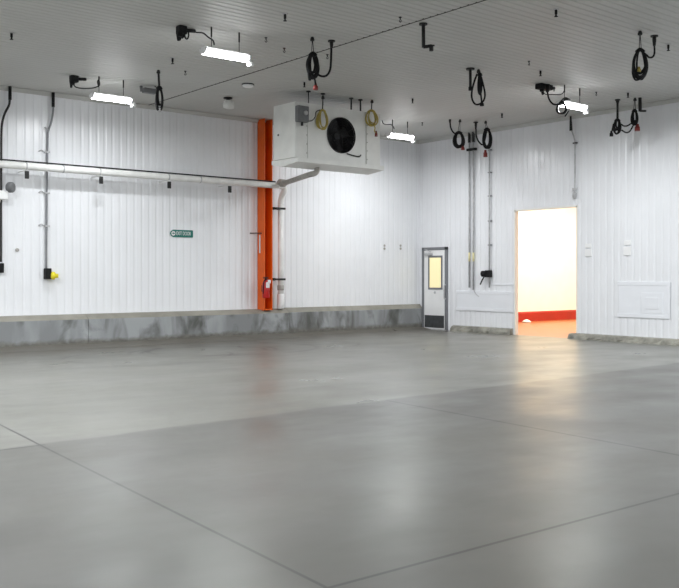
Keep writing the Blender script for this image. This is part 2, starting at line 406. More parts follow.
# extinguisher hung in the recess
ED = .385
p = on_a(265.9, 285, ED); ez0 = on_a(266, 298, ED).z; ez1 = on_a(266, 277.0, ED).z; hh = ez1 - ez0
ex = thing('fire_extinguisher', 'red fire extinguisher with a white tag hung on the orange column', 'fire extinguisher', (p.x, p.y, ez0))
er = .082; b = nb()
lathe(b, [(er * .9, 0), (er, .015), (er, hh * .70), (er * .85, hh * .76), (er * .4, hh * .82), (er * .38, hh * .86)], (p.x, -ED, ez0)); obj('cylinder', b, 'red', ex)
b = nb(); lathe(b, [(.025, 0), (.028, .03), (.018, .05)], (p.x, -ED, ez0 + hh * .85)); box(b, (p.x - .02, -ED - .02, ez0 + hh * .98), (.035, .12, .018), .4); box(b, (p.x - .02, -ED - .02, ez0 + hh * .92), (.03, .11, .014), .4); obj('valve_head', b, 'dark', ex)
b = nb(); tube(b, smooth_path([(p.x, -ED - .02, ez0 + hh * .88), (p.x - .08, -ED - .04, ez0 + hh * .8), (p.x - .085, -ED - .03, ez0 + hh * .45), (p.x - .08, -ED - .01, ez0 + hh * .2)]), .012, 6); obj('hose', b, 'black', ex)
b = nb(); box(b, (p.x - .005, -ED - er - .004, ez0 + hh * .62), (.10, .008, .13), .12, .002); box(b, (p.x + .03, -ED - er - .008, ez0 + hh * .78), (.07, .006, .08), -.2, .002); obj('inspection_tag', b, 'label', ex)
b = nb(); bx(b, (p.x - .05, -ED + .07, ez0 + hh * .3), (p.x + .05, -.285, ez0 + hh * .6)); obj('bracket', b, 'dark', ex)
# thin arm and hanging strip on the flange
a0 = V((xa - .012, -.20, on_a(258, 233, .2).z)); g0 = on_a(249.5, 233, .0)
b = nb(); tube(b, [a0, V((a0.x - .02, -.2, a0.z)), V((g0.x, -.02, a0.z))], .012, 6); hk = thing('hook_arm', 'thin dark arm reaching from the panel wall to the orange column', 'hook', a0); obj('arm', b, 'dark', hk)
b = nb(); bx(b, (xa - .012, -.14, a0.z - .45), (xa - .002, -.10, a0.z - .04)); tag(obj('hanging_strip', b, 'label'), 'narrow white vertical strip fixed to the face of the orange column', 'strip')

# ------------------------------------------------------------------ pipes on the wall
PD = .38
pa = on_a(0, 165, PD); pb = on_a(279.5, 185.2, PD); pz = (pa.z + pb.z) / 2 + .0
pr = .068
hp = thing('water_pipe', 'long white insulated pipe running along the ribbed wall in front of the orange column', 'pipe', (pb.x, -PD, pz))
b = nb(); xs = [LX + .05] + [pb.x - (6 - k) * 2.4 for k in range(1, 6)] + [pb.x]
tube(b, [(x, -PD, pz) for x in xs], pr, 14); obj('pipe_run', b, 'pipe', hp)
for px in (26, 63, 99.5, 168, 200):
    x = on_a(px, 170, PD).x; b = nb(); tube(b, [(x - .012, -PD, pz), (x + .012, -PD, pz)], pr + .006, 14); obj('pipe_band', b, 'steel', hp)
b = nb(); tube(b, [(LX + .05, -PD + .02, pz + pr + .03), (pb.x - .1, -PD + .02, pz + pr + .02)], .015, 8)
tag(obj('conduit', b, 'dark'), 'thin dark conduit lying on top of the long white pipe', 'conduit')
for i, px in enumerate((25.6, 99.6, 167.6, 228)):
    x = on_a(px, 172, PD).x
    nm = ('pipe bracket nearest the yellow plug cable', 'pipe bracket midway between the yellow plug cable and the green sign', 'pipe bracket above the green sign', 'pipe bracket nearest the orange column')[i]
    br = thing('pipe_bracket', 'dark angle ' + nm, 'bracket', (x, 0, pz - .3), 'brackets under the long white pipe')
    b = nb(); bx(b, (x - .012, -PD - .08, pz - pr - .02), (x + .012, -.005, pz - pr - .002), .003); obj('arm', b, 'pipe', br)
    b = nb(); bx(b, (x - .035, -PD - .09, pz - pr - .17), (x + .035, -PD - .05, pz - pr - .03), .003); obj('drop_plate', b, 'dark', br)
# vertical pipe down to the kerb
vx = pb.x
vp = thing('drain_pipe', 'white vertical pipe dropping from the long pipe to the concrete kerb', 'pipe', (vx, -.2, .63))
b = nb(); tube(b, smooth_path([(vx - .02, -PD, pz), (vx + .10, -PD, pz - .02), (vx + .15, -PD + .02, pz - .09), (vx + .16, -.24, pz - .24), (vx + .16, -.2, pz - .36), (vx + .16, -.2, pz - .5)], 6), .068, 12)
tube(b, [(vx + .16, -.2, pz - .4), (vx + .16, -.2, .63)], .068, 12); obj('riser', b, 'pipe', vp)
b = nb(); lathe(b, [(.07, 0), (.088, .02), (.088, .32), (.07, .34)], (vx + .16, -.2, .64)); obj('lower_sleeve', b, 'white', vp)
b = nb(); lathe(b, [(.07, 0), (.078, .02), (.078, .10), (.07, .12)], (vx + .16, -.2, 1.06)); obj('coupling', b, 'pipegrey', vp)
for py in (208.5, 279.3):
    z = on_a(277, py, .2).z; b = nb(); bx(b, (vx - .01, -.275, z - .022), (vx + .25, -.125, z + .022), .004); bx(b, (vx - .06, -.22, z - .03), (vx, -.005, z + .03), .004); obj('clamp', b, 'dark', vp)
b = nb(); prism(b, [(vx - .08, -.05, .63), (vx + .08, -.05, .63), (vx + .08, -.05, 1.02)], (0, -.012, 0)); obj('gusset', b, 'pipe', vp)
b = nb(); wxx = on_a(273.2, 250).x; bx(b, (xb + .01, -.05, .64), (xb + .05, -.002, H - .08)); struct('trim_7', b, 'pipe')

# ------------------------------------------------------------------ evaporator cooler
ref = on_c(351, 96.5); fy = ref.y + .06
def on_y(px, py, y): return plane(px, py, 1, y)
x0 = on_y(295.3, 150, fy).x; x1 = on_y(380.2, 150, fy).x; zt = on_y(351, 109.5, fy).z; zb_ = on_y(295.3, 157, fy).z
dp = .72
ev = thing('evaporator_cooler', 'large white ceiling hung cooler with one round black fan', 'cooler', ((x0 + x1) / 2, fy + dp / 2, zb_))
s1, s2 = on_y(308, 140, fy).x, on_y(366, 140, fy).x
b = nb(); bx(b, (x0, fy, zb_), (s1 - .012, fy + dp, zt), .008); obj('end_casing', b, 'cooler', ev)
b = nb(); bx(b, (s2 + .012, fy, zb_), (x1, fy + dp, zt), .008); obj('end_casing', b, 'cooler', ev)
fc = on_y(341.3, 135.4, fy); fr = .355
# front plate with a round hole
b = nb(); seg = 40
outer = []; inner = []
for k in range(seg):
    a = 2 * PI * k / seg; c_, s_ = math.cos(a), math.sin(a)
    inner.append(b.verts.new((fc.x + fr * c_, fy + .01, fc.z + fr * s_)))
    tx = min([( (s2 - fc.x) if c_ > 0 else (s1 - fc.x)) / c_ if abs(c_) > 1e-6 else 1e9, ((zt - fc.z) if s_ > 0 else (zb_ - fc.z)) / s_ if abs(s_) > 1e-6 else 1e9])
    outer.append(b.verts.new((fc.x + tx * c_, fy + .01, fc.z + tx * s_)))
for k in range(seg):
    b.faces.new((outer[k], outer[(k + 1) % seg], inner[(k + 1) % seg], inner[k]))
for cx_, cz_ in ((s1, zt), (s2, zt), (s1, zb_), (s2, zb_)):
    near2 = sorted(outer, key=lambda v: (v.co.x - cx_) ** 2 + (v.co.z - cz_) ** 2)[:2]
    if (near2[0].co - V((cx_, fy + .01, cz_))).length > 1e-4:
        q = b.verts.new((cx_, fy + .01, cz_)); b.faces.new((near2[0], near2[1], q))
ext = bmesh.ops.extrude_face_region(b, geom=b.faces[:]); bmesh.ops.translate(b, vec=(0, .02, 0), verts=[v for v in ext['geom'] if isinstance(v, bmesh.types.BMVert)])
obj('fan_panel', b, 'cooler', ev)
b = nb(); bx(b, (s1, fy + .42, zb_), (s2, fy + dp, zt)); bx(b, (s1, fy + .03, zt - .02), (s2, fy + .45, zt)); bx(b, (s1, fy + .03, zb_), (s2, fy + .45, zb_ + .02)); obj('coil_casing', b, 'cooler', ev)
b = nb()
for k in range(seg):
    a = 2 * PI * k / seg; a2 = 2 * PI * (k + 1) / seg
    q = [(fc.x + fr * math.cos(t_), fy + yy, fc.z + fr * math.sin(t_)) for t_, yy in ((a, -.02), (a2, -.02), (a2, .38), (a, .38))]
    b.faces.new([b.verts.new(v) for v in q])
bmesh.ops.remove_doubles(b, verts=b.verts[:], dist=1e-5)
lathe(b, [(fr, .0), (fr, .01)], (fc.x, fy + .38, fc.z), (0, 1, 0), 40)
shroud = obj('fan_shroud', b, 'fanblk', ev)
b = nb(); lathe(b, [(.07, 0), (.085, .02), (.085, .10)], (fc.x, fy + .12, fc.z), (0, 1, 0)); obj('fan_hub', b, 'fanblk', shroud)
for k in range(4):
    a = 2 * PI * k / 4 + .4; b = nb(); ca, sa = math.cos(a), math.sin(a)
    def bl(r, t, y): return (fc.x + r * ca - t * sa, fy + y, fc.z + r * sa + t * ca)
    prism(b, [bl(.07, -.06, .15), bl(.31, -.11, .12), bl(.32, .10, .22), bl(.07, .06, .2)], (0, .006, 0)); obj('fan_blade', b, 'fanblk', shroud)
b = nb()
for k in range(1, 8): 
    r = fr * k / 7.2
    tube(b, [(fc.x + r * math.cos(2 * PI * i / 28), fy - .02 - .03 * (1 - (k / 7.2) ** 2), fc.z + r * math.sin(2 * PI * i / 28)) for i in range(29)], .004, 5, False)
for k in range(6):
    a = PI * k / 6; tube(b, [(fc.x + t_ * fr * math.cos(a), fy - .02 - .03 * (1 - t_ * t_), fc.z + t_ * fr * math.sin(a)) for t_ in (-1, -.5, 0, .5, 1)], .004, 5)
obj('fan_grille', b, 'fanblk', shroud)
# drip tray under the body
b = nb(); zt2 = zb_ - .09
prism(b, [(x0 - .02, fy - .10, zb_ - .012), (x0 - .02, fy - .10, zb_ - .095), (x0 - .02, fy + dp * .55, zb_ - .15), (x0 - .02, fy + dp + .03, zb_ - .085), (x0 - .02, fy + dp + .03, zb_ - .012)], (x1 - x0 + .04, 0, 0)); obj('drip_tray', b, 'cooler', ev)
for x in (s1, s2):
    for k in range(6):
        b = nb(); lathe(b, [(.012, 0), (.012, .006), (.004, .01)], (x - .03 if x == s1 else x + .03, fy - .001, zb_ + .1 + k * (zt - zb_ - .2) / 5), (0, -1, 0), 8); obj('rivet', b, 'pipegrey', ev)
b = nb(); lathe(b, [(.02, 0), (.02, .01)], (x0 - .001, fy + .55, (zb_ + zt) / 2 - .05), (-1, 0, 0), 10); obj('side_latch', b, 'dark', ev)
for px in (308.5, 351.2, 360.5, 323):
    x = on_y(px, 105, fy + .05).x; b = nb(); tube(b, [(x, fy + .05, H), (x, fy + .05, zt - .01)], .017 if px > 340 else .01, 8); lathe(b, [(.045, 0), (.045, .02)], (x, fy + .05, H - .02)); obj('hanger_rod', b, 'dark', ev)
    x2 = x
# control box on the corner of the cooler
ba = on_y(298, 105, fy - .1); bb = on_y(308.5, 122.5, fy - .1)
cb = thing('control_box', 'grey electrical box on the upper corner of the white cooler', 'electrical box', ((ba.x + bb.x) / 2, fy - .05, bb.z))
b = nb(); bx(b, (ba.x, fy - .12, bb.z), (bb.x, fy, ba.z), .012); obj('enclosure', b, 'greybox', cb)
b = nb(); lathe(b, [(.045, 0), (.045, .02), (.02, .03)], ((ba.x + bb.x) / 2 + .04, fy - .12, (ba.z + bb.z) / 2 + .02), (0, -1, 0), 14); obj('switch_dial', b, 'steel', cb)
b = nb(); tube(b, [((ba.x + bb.x) / 2, fy - .06, bb.z), ((ba.x + bb.x) / 2, fy - .06, bb.z - .07)], .025, 8); obj('cable_gland', b, 'dark', cb)
b = nb(); zf_ = depth(V((fc.x, fy - .06, fc.z)))
tube(b, smooth_path([on_y(308, 121, fy - .06), on_y(312, 120.5, fy - .06), on_y(315, 117, fy - .07), on_y(316, 112, fy - .06), on_y(320, 110, fy - .05)]), .01, 6); obj('feed_cable', b, 'dark', cb)
b = nb(); tube(b, smooth_path([on_y(347, 153.6, fy - .02), on_y(353, 155.4, fy - .03), on_y(359, 156.6, fy - .03), on_y(361, 154.8, fy - .02)]), .012, 6); obj('motor_lead', b, 'dark', ev)
# condensate drain line from the tray back to the pipe
b = nb(); q = on_y(319, 172.5, fy + .2); tz = q.z
tube(b, smooth_path([(q.x - .04, fy + .22, zb_ - .12), (q.x, fy + .26, tz + .06), (q.x, fy + .32, tz), (q.x - .02, fy + .5, tz - .02)], 5) + [V((vx + .10, -.42, pz + .06)), V((vx - .05, -.40, pz + .06))], .055, 12)
dl = thing('condensate_pipe', 'grey lagged pipe bending from under the white cooler towards the wall pipe', 'pipe', (q.x, fy + .3, tz)); obj('pipe_run', b, 'pipegrey', dl)
b = nb(); lathe(b, [(.075, 0), (.09, .02), (.09, .16), (.075, .18)], (vx - .05, -.42, pz + .06), (1, 0, 0)); obj('elbow_collar', b, 'pipegrey', dl)

# ------------------------------------------------------------------ wall_left: cables, sign, bracket
def drop_cable(label, top, path, r, kind='cable'):
    pass
p0 = on_a(10, 85.5, .10); p0.z = H
t1 = thing('supply_cable', 'thick dark cable dropping from the ceiling and curving past the long pipe end', 'cable', p0)
b = nb(); tube(b, smooth_path([p0, on_a(9.8, 97, .1), on_a(9, 105, .1), on_a(5, 113, .09), on_a(2.6, 121, .08), on_a(1.4, 132, .07), on_a(1.2, 160, .06), on_a(1, 200, .05), on_a(.9, 262, .05)]), [.03] * 1 + [.022] * 48, 8); obj('cable_run', b, 'dark', t1)
b = nb(); tube(b, [p0, p0 - V((0, 0, .25))], .032, 8); obj('gland', b, 'black', t1)
p = on_a(.8, 268, .06); b = nb(); bx(b, (p.x - .09, -.10, p.z - .09), (p.x + .05, -.01, p.z + .09), .01); obj('socket_box', b, 'black', t1)
p0 = on_a(53.2, 92, .10); p0.z = H - .05; pe = on_a(46.2, 271, .05)
t2 = thing('plug_cable', 'grey cable dropping down the ribbed wall to a box with a yellow plug', 'cable', p0)
b = nb(); tube(b, smooth_path([p0, on_a(53.4, 102, .1), on_a(53, 112, .1), on_a(51, 123, .08), on_a(48.3, 131, .05), on_a(47.8, 140, .04), on_a(47, 180, .04), on_a(46.6, 220, .04), pe]), .02, 8); obj('cable_run', b, 'frame', t2)
b = nb(); tube(b, [p0 + V((0, 0, .04)), p0 - V((0, 0, .24))], .032, 8); obj('gland', b, 'black', t2)
b = nb(); tube(b, [on_a(48.3, 131, .05), on_a(44.8, 127, .05)], .016, 6); obj('spur', b, 'steel', t2)
for py in (151.5, 192.5, 225.5):
    a = on_a(38.5, py, .012); c = on_a(43.5, py + .3, .012); b = nb(); tube(b, smooth_path([a, (a + c) / 2 + V((0, -.02, .03)), c]), .011, 6)
    e = on_a(47, py + .6, .04); box(b, e, (.10, .05, .03)); obj('cable_clip', b, 'steel', t2)
p = on_a(47.6, 274, .07); b = nb(); bx(b, (p.x - .06, -.13, p.z - .10), (p.x + .06, -.012, p.z + .11), .012); sb = obj('socket_box', b, 'black', t2)
p2 = on_a(51, 276, .12); b = nb(); lathe(b, [(.05, 0), (.075, .02), (.075, .07), (.045, .09), (.04, .14)], (p.x + .05, -.10, p.z - .03), (.9, -.3, -.05), 14); obj('plug_cap', b, 'yellow', sb)
# green sign: pointed end, white disc with an arrow, lettering
sg0 = on_a(170.2, 233, .02); sg1 = on_a(193.2, 234, .02); sz0, sz1 = on_a(182, 237.6, .02).z, on_a(182, 229.6, .02).z
sg0.z = sg1.z = (sz0 + sz1) / 2; zm = sg0.z; hs = (sz1 - sz0) / 2 * .92
sign = thing('arrow_sign', 'small green arrow shaped sign with white lettering on the ribbed wall', 'sign', ((sg0.x + sg1.x) / 2, 0, zm - hs))
b = nb(); nx = sg0.x
prism(b, [(nx, -.002, zm), (nx + hs * .35, -.002, zm + hs * .65), (nx + hs * 1.0, -.002, zm + hs), (sg1.x - .015, -.002, zm + hs), (sg1.x, -.002, zm + hs - .015), (sg1.x, -.002, zm - hs + .015), (sg1.x - .015, -.002, zm - hs), (nx + hs * 1.0, -.002, zm - hs), (nx + hs * .35, -.002, zm - hs * .65)], (0, -.012, 0)); obj('plate', b, 'green', sign)
ccx = nx + hs * 1.0
b = nb(); lathe(b, [(hs * .62, 0), (hs * .62, .003)], (ccx, -.014, zm), (0, -1, 0), 24); disc = obj('disc', b, 'label', sign)
b = nb(); k = hs * .4; prism(b, [(ccx - k, -.017, zm), (ccx, -.017, zm + k * .8), (ccx, -.017, zm + k * .3), (ccx + k, -.017, zm + k * .3), (ccx + k, -.017, zm - k * .3), (ccx, -.017, zm - k * .3), (ccx, -.017, zm - k * .8)], (0, -.002, 0)); obj('arrow', b, 'green', disc)
fcv = bpy.data.curves.new('lettering', 'FONT'); fcv.body = 'EXIT DOOR'; fcv.size = hs * 1.45; fcv.extrude = .002; fcv.align_y = 'CENTER'; fcv.align_x = 'LEFT'
fo = bpy.data.objects.new('lettering_source', fcv); COL.objects.link(fo); bpy.context.view_layer.update()
me = bpy.data.meshes.new_from_object(fo.evaluated_get(bpy.context.evaluated_depsgraph_get())); bpy.data.objects.remove(fo)
me.materials.clear(); me.materials.append(M['label'])
xs = [v.co.x for v in me.vertices]; wdt = max(xs) - min(xs); want = sg1.x - .06 - (nx + hs * 1.85)
me.transform(Matrix.Translation(V((nx + hs * 1.85, -.0165, zm)) - wpos(sign)) @ Matrix.Rotation(PI / 2, 4, 'X') @ Matrix.Diagonal((want / wdt, 1, 1, 1)))
lo = bpy.data.objects.new('lettering', me); COL.objects.link(lo); lo.parent = sign
# white shelf bracket with a round grey sensor at the frame's edge
p = on_a(7.6, 194, .25); q = on_a(7.6, 186.5, .25); r0 = on_a(7.6, 199.5, .25)
ws = thing('wall_bracket', 'white box bracket on the ribbed wall beneath the long pipe beside the thick cable', 'bracket', (p.x - .5, 0, r0.z))
b = nb(); bx(b, (p.x - 1.0, -.28, r0.z), (p.x, -.002, p.z + .06), .012); obj('housing', b, 'white', ws)
b = nb(); prism(b, [(p.x - .1, -.01, r0.z), (p.x - .1, -.2, r0.z), (p.x - .1, -.01, r0.z - .17)], (-.25, 0, 0)); obj('gusset', b, 'pipe', ws)
g = on_a(9.3, 187.6, .2); b = nb(); lathe(b, [(.09, 0), (.1, .02), (.1, .08), (.06, .1)], (g.x - .02, -.22, g.z), (.5, -.85, 0), 18); obj('round_sensor', b, 'greybox', ws)
p = on_a(17, 250, 0); b = nb(); lathe(b, [(.035, 0), (.035, .02), (.015, .03)], p, (0, -1, 0), 12); tag(obj('wall_stud', b, 'pipegrey'), 'small grey stud on the ribbed wall between the two hanging cables', 'stud')
for i, px in enumerate((384.3, 400.4)):
    for k, py in enumerate((245.6, 248.6)):
        p = on_a(px, py, 0); b = nb(); lathe(b, [(.03, 0), (.03, .015), (.012, .025)], p, (0, -1, 0), 10)
        tag(obj('bolt_head', b, 'pipegrey'), '%s bolt of the pair on the wall %s' % (('upper', 'lower')[k], ('under the white cooler', 'beside the room corner')[i]), 'bolt', 'bolt heads near the room corner')

# ------------------------------------------------------------------ wall_right: conduits, outlet, plates, patches
def clip(bm, p, sy=.09): box(bm, p, (.05, sy, .025))
zz0 = on_b(470, 288.3, .05).z
cons = []
for i, px in enumerate((469.3, 473.4)):
    y = on_b(px, 200, .05).y; ze = on_b(px, (287.5, 290)[i], .05).z
    c = thing('wall_conduit', ('grey conduit nearest the white door, first of the taped pair', 'grey conduit of the taped pair, farther from the white door')[i], 'conduit', (-.05, y, ze), 'taped pair of wall conduits')
    b = nb(); tube(b, [(-.05, y, ze), (-.05, y, H)], .021, 10); obj('tube', b, 'steel', c)
    zt_ = on_b(px, 257, .05).z; b = nb(); tube(b, [(-.05, y, zt_ - .11), (-.05, y, zt_ + .11)], .025, 10); obj('tape', b, 'tape', c)
    b = nb(); tube(b, [(-.05, y, H - .25), (-.05, y, H)], .034, 10); obj('gland', b, 'dark', c)
    cons.append(y)
zc = on_b(471, 149.5, .05).z; b = nb(); bx(b, (-.085, cons[1] - .08, zc - .03), (-.005, cons[0] + .07, zc + .03), .006); tag(obj('conduit_strap', b, 'dark'), 'dark strap holding the pair of taped conduits to the wall', 'strap')
b = nb(); yq = cons[1]; tube(b, smooth_path([(-.05, yq, on_b(473.4, 289.5, .05).z), on_b(476, 294, .03), on_b(479, 296.5, .02)]), .008, 6); tag(obj('loose_wire', b, 'steel'), 'short loose wire below the end of the taped conduits', 'wire')
y = on_b(489.4, 200, .05).y; ze = on_b(489.5, 287.5, .05).z
c = thing('wall_conduit', 'grey conduit with clips running down to the black outlet', 'conduit', (-.05, y, ze))
b = nb(); tube(b, [(-.05, y, ze), (-.05, y, H - .1)], .02, 10); obj('tube', b, 'steel', c)
for py in (150, 172.5, 196, 221, 245):
    b = nb(); clip(b, (-.028, y, on_b(489, py, .05).z), .10); obj('clip', b, 'frame', c)
p = on_b(486.3, 273.8, .1); 
o_ = thing('wall_outlet', 'black outlet box with a hanging lead beside the clipped conduit', 'outlet', (-.08, p.y, p.z))
b = nb(); bx(b, (-.13, p.y - .11, p.z - .085), (-.005, p.y + .03, p.z + .085), .012); lathe(b, [(.05, 0), (.075, .02), (.075, .10), (.05, .12)], (-.10, p.y + .02, p.z), (-.2, 1, 0), 12); obj('box', b, 'black', o_)
b = nb(); tube(b, smooth_path([(-.1, p.y + .06, p.z - .06), on_b(482, 280.5, .1), on_b(480.3, 284.5, .08)]), .018, 6); obj('lead', b, 'dark', o_)
# pull chain with end fitting over the doorway
y = on_b(574, 150, .05).y
c = thing('pull_chain', 'thin dark pull chain hanging above the bright doorway', 'chain', (-.06, y, on_b(574, 197, .05).z))
b = nb(); tube(b, smooth_path([(-.09, y + .06, H), (-.09, y + .05, H - .3), on_b(572.6, 133, .08), on_b(574.8, 142, .05), on_b(574.9, 165, .04), on_b(574.8, 190, .04)]), .017, 6); obj('chain', b, 'steel', c)
b = nb(); tube(b, [(-.09, y + .06, H - .02), (-.09, y + .05, H - .34)], [.02, .035], 8); obj('upper_grip', b, 'dark', c)
pz_ = on_b(574.5, 195, .05); b = nb(); lathe(b, [(.02, 0), (.045, .03), (.045, .12), (.02, .16)], (-.05, pz_.y, pz_.z - .08), seg=10); box(b, (-.05, pz_.y, pz_.z + .13), (.05, .09, .05)); obj('end_fitting', b, 'steel', c)
p = on_b(575.2, 143, .04); b = nb(); clip(b, p, .1); obj('clip', b, 'dark', c)
# small plates
for i, (px, py, w, h) in enumerate(((588.5, 245.7, .16, .09), (588.5, 252.8, .17, .16), (627.5, 242.8, .16, .10), (627.5, 251.2, .18, .18))):
    p = on_b(px, py, 0); b = nb(); bx(b, (-.018, p.y - w / 2, p.z - h / 2), (-.001, p.y + w / 2, p.z + h / 2), .005)
    tag(obj('wall_plate', b, 'white'), '%s white plate on the wall %s' % (('upper', 'lower')[i % 2], ('just beside the doorway', 'farther from the doorway above the patch')[i // 2]), 'plate', 'small white plates on the ribbed wall')
def patch(name, label, px0, px1, pyt0, pyb0, inner=None):
    a = on_b(px0, pyt0, 0); zb0 = on_b(px0, pyb0, 0).z; c = on_b(px1, (pyt0 + pyb0) / 2, 0)
    root = thing(name, label, 'wall patch', (0, (a.y + c.y) / 2, zb0))
    b = nb(); bx(b, (-.012, c.y, zb0), (-.0005, a.y, a.z), .003); obj('plate', b, 'plain', root)
    b = nb(); w = .05
    bx(b, (-.018, c.y - .03, zb0 - .03), (-.001, a.y + .03, zb0 + w), .004); bx(b, (-.018, c.y - .03, a.z - w), (-.001, a.y + .03, a.z + .03), .004)
    bx(b, (-.018, c.y - .03, zb0 + w), (-.001, c.y + w, a.z - w), .004)
    obj('edging', b, 'plain', root)
    if inner:
        i0, i1, t0, b0 = inner; a = on_b(i0, t0, 0); zb0 = on_b(i0, b0, 0).z; c = on_b(i1, 300, 0)
        b = nb(); bx(b, (-.02, c.y, zb0), (-.011, a.y, a.z), .008); e = obj('inner_plate', b, 'plain', root)
        b = nb(); bx(b, (-.027, c.y + .1, zb0 + .1), (-.019, a.y - .1, a.z - .1), .004); obj('inner_cover', b, 'plain', e)
patch('wall_patch', 'white rectangular patch with a raised square cover low on the ribbed wall', 619, 669, 283, 315.5, (641.5, 663.5, 292.5, 313.5))
patch('wall_patch', 'long low white patch on the wall between white door and doorway', 457.5, 512.5, 291.5, 309)
a = on_b(491.5, 284, 0); c = on_b(513, 284, 0); b = nb(); bx(b, (-.012, c.y, a.z - .025), (-.001, a.y, a.z + .025), .004); tag(obj('wall_batten', b, 'plain'), 'thin white batten between the clipped conduit and the doorway', 'batten')

# ------------------------------------------------------------------ ceiling lamps
lamp_px = [((211.4, 27), (240.5, 33), 'bright ceiling lamp nearest the camera, beside the plug box with loose loops'),
           ((99, 76.5), (123.7, 79), 'bright ceiling lamp nearest the hanging cable with the yellow plug'),
           ((392.5, 119.5), (409, 121), 'bright ceiling lamp beside the white cooler, nearest the room corner'),
           ((564.5, 85), (582, 89), 'bright ceiling lamp with a black cable coil on one end, above the doorway')]
LL = .74; DROP = .30
def lamp_proto(loc):
    r = thing('ceiling_lamp', '', 'lamp', loc, 'hanging ceiling lamps'); x, y, z = loc
    b = nb(); bx(b, (x - LL / 2, y - .075, z - DROP - .045), (x + LL / 2, y + .075, z - DROP), .012); obj('housing', b, 'white', r)
    b = nb(); n = 10; poly = [(x - LL / 2 + .01, y + .085 * math.cos(PI * k / n), z - DROP - .04 - .075 * math.sin(PI * k / n)) for k in range(n + 1)]
    prism(b, poly, (LL - .02, 0, 0)); obj('lens', b, 'glow', r)
    for s in (-1, 1):
        b = nb(); poly = [(x + s * (LL / 2 - .01), y + .09 * math.cos(PI * k / n), z - DROP - .03 - .078 * math.sin(PI * k / n)) for k in range(n + 1)]; prism(b, poly, (s * .025, 0, 0)); obj('end_cap', b, 'white', r)
    for s in (-1, 1):
        b = nb(); tube(b, [(x + s * .235, y, z), (x + s * .235, y, z - DROP)], .006, 6); tube(b, [(x + s * .235, y, z - .0), (x + s * .235, y, z - .14)], .013, 6); obj('hanger_wire', b, 'dark', r)
    b = nb(); lathe(b, [(.02, 0), (.05, .01), (.055, .05), (.04, .08), (.01, .085)], (x + LL / 2 + .06, y, z - DROP - .17)); tube(b, [(x + LL / 2 + .01, y, z - DROP - .06), (x + LL / 2 + .06, y, z - DROP - .08), (x + LL / 2 + .06, y, z - DROP - .12)], .022, 8); obj('motion_sensor', b, 'white', r)
    return r
lamps = []; proto = None
for a, c, lab in lamp_px:
    pa_ = on_c(*a); pos = V((pa_.x + .235, pa_.y, H))
    if proto is None: proto = lamp_proto(pos); proto['label'] = lab; lamps.append(proto)
    else: lamps.append(dup(proto, pos, lab))
    print('LAMP', pos)

def wirepath(bm, px_pts, z, r, seg=6, jit=0.0):
    pts = [at(px, py, z + random.uniform(-jit, jit)) for px, py in px_pts]; tube(bm, smooth_path(pts, 5), r, seg)
# lamp cords (parts of their lamps) and ceiling sockets
def cord(l, pts, r=.011):
    z = depth(l.location); b = nb(); wirepath(b, pts, z, r); obj('power_cord', b, 'dark', l)
cord(lamps[0], [(187, 26.5), (191, 30), (196, 32.3), (203, 33), (208, 37), (213, 40.5), (214.2, 45)])
cord(lamps[1], [(72.8, 81), (74.5, 86), (79, 88), (88, 88.5), (95, 87.5), (99.5, 85), (98.8, 80), (97.6, 82), (98.8, 87)])
cord(lamps[2], [(381.5, 118), (383, 123), (386, 124.5), (391, 124.5), (393.5, 127), (394.2, 129)])
cord(lamps[3], [(541, 89), (545, 94), (553, 94.5), (561, 94.3), (564, 91), (565, 86)], .009)
def coil_pts(c, rx, ry, n, z, jz=.035, steps=16):
    """loops of unequal size that all hang from the same point"""
    P = []; ty = c[1] - ry
    for k in range(n):
        ax, ay = rx * random.uniform(.5, 1.08), ry * random.uniform(.74, 1.04)
        if k in (0, n // 2): ax, ay = rx, ry
        ox = random.uniform(-1, 1) * max(rx - ax, rx * .08); lean = random.uniform(-.18, .18) * rx; dz = random.uniform(-jz, jz)
        for i in range(steps):
            a = 2 * PI * i / steps; yy = 1 - math.cos(a)
            P.append(at(c[0] + ox * yy * .5 + lean * yy * .5 + ax * math.sin(a) * (.72 + .14 * yy), ty + ay * yy, z + dz * yy * .5 + jz * .5 * math.sin(a)))
    return P
# big black coil on the far lamp end
zl = depth(lamps[3].location) - .38
ck = thing('cable_coil', 'black cable looping from a ceiling socket and coiled before the lamp above the doorway', 'cable', on_c(548, 85))
b = nb(); P = [at(x, y, zl) for x, y in ((547.3, 86), (547.5, 92), (549, 99), (553, 104), (558, 104.2), (563, 101.5))]
tube(b, smooth_path(P + coil_pts((561.5, 108.3), 5.2, 5.3, 3, zl)[4:], 3), .016, 6); obj('cable_run', b, 'black', ck)
b = nb(); tube(b, [at(547.3, 84.5, zl), at(547.4, 92, zl)], [.05, .03], 8); obj('gland', b, 'black', ck)
b = nb(); tube(b, [at(569, 110.5, zl), at(565, 116.5, zl)], .014, 6); obj('cable_tail', b, 'black', ck)
p = at(566, 98.5, zl + .1); b = nb(); prism(b, [at(559, 102.5, zl + .1), at(571, 99.5, zl + .1), at(566, 97, zl + .1), at(563, 98, zl + .1)], FWD * .08); obj('hook_plate', b, 'dark', ck)

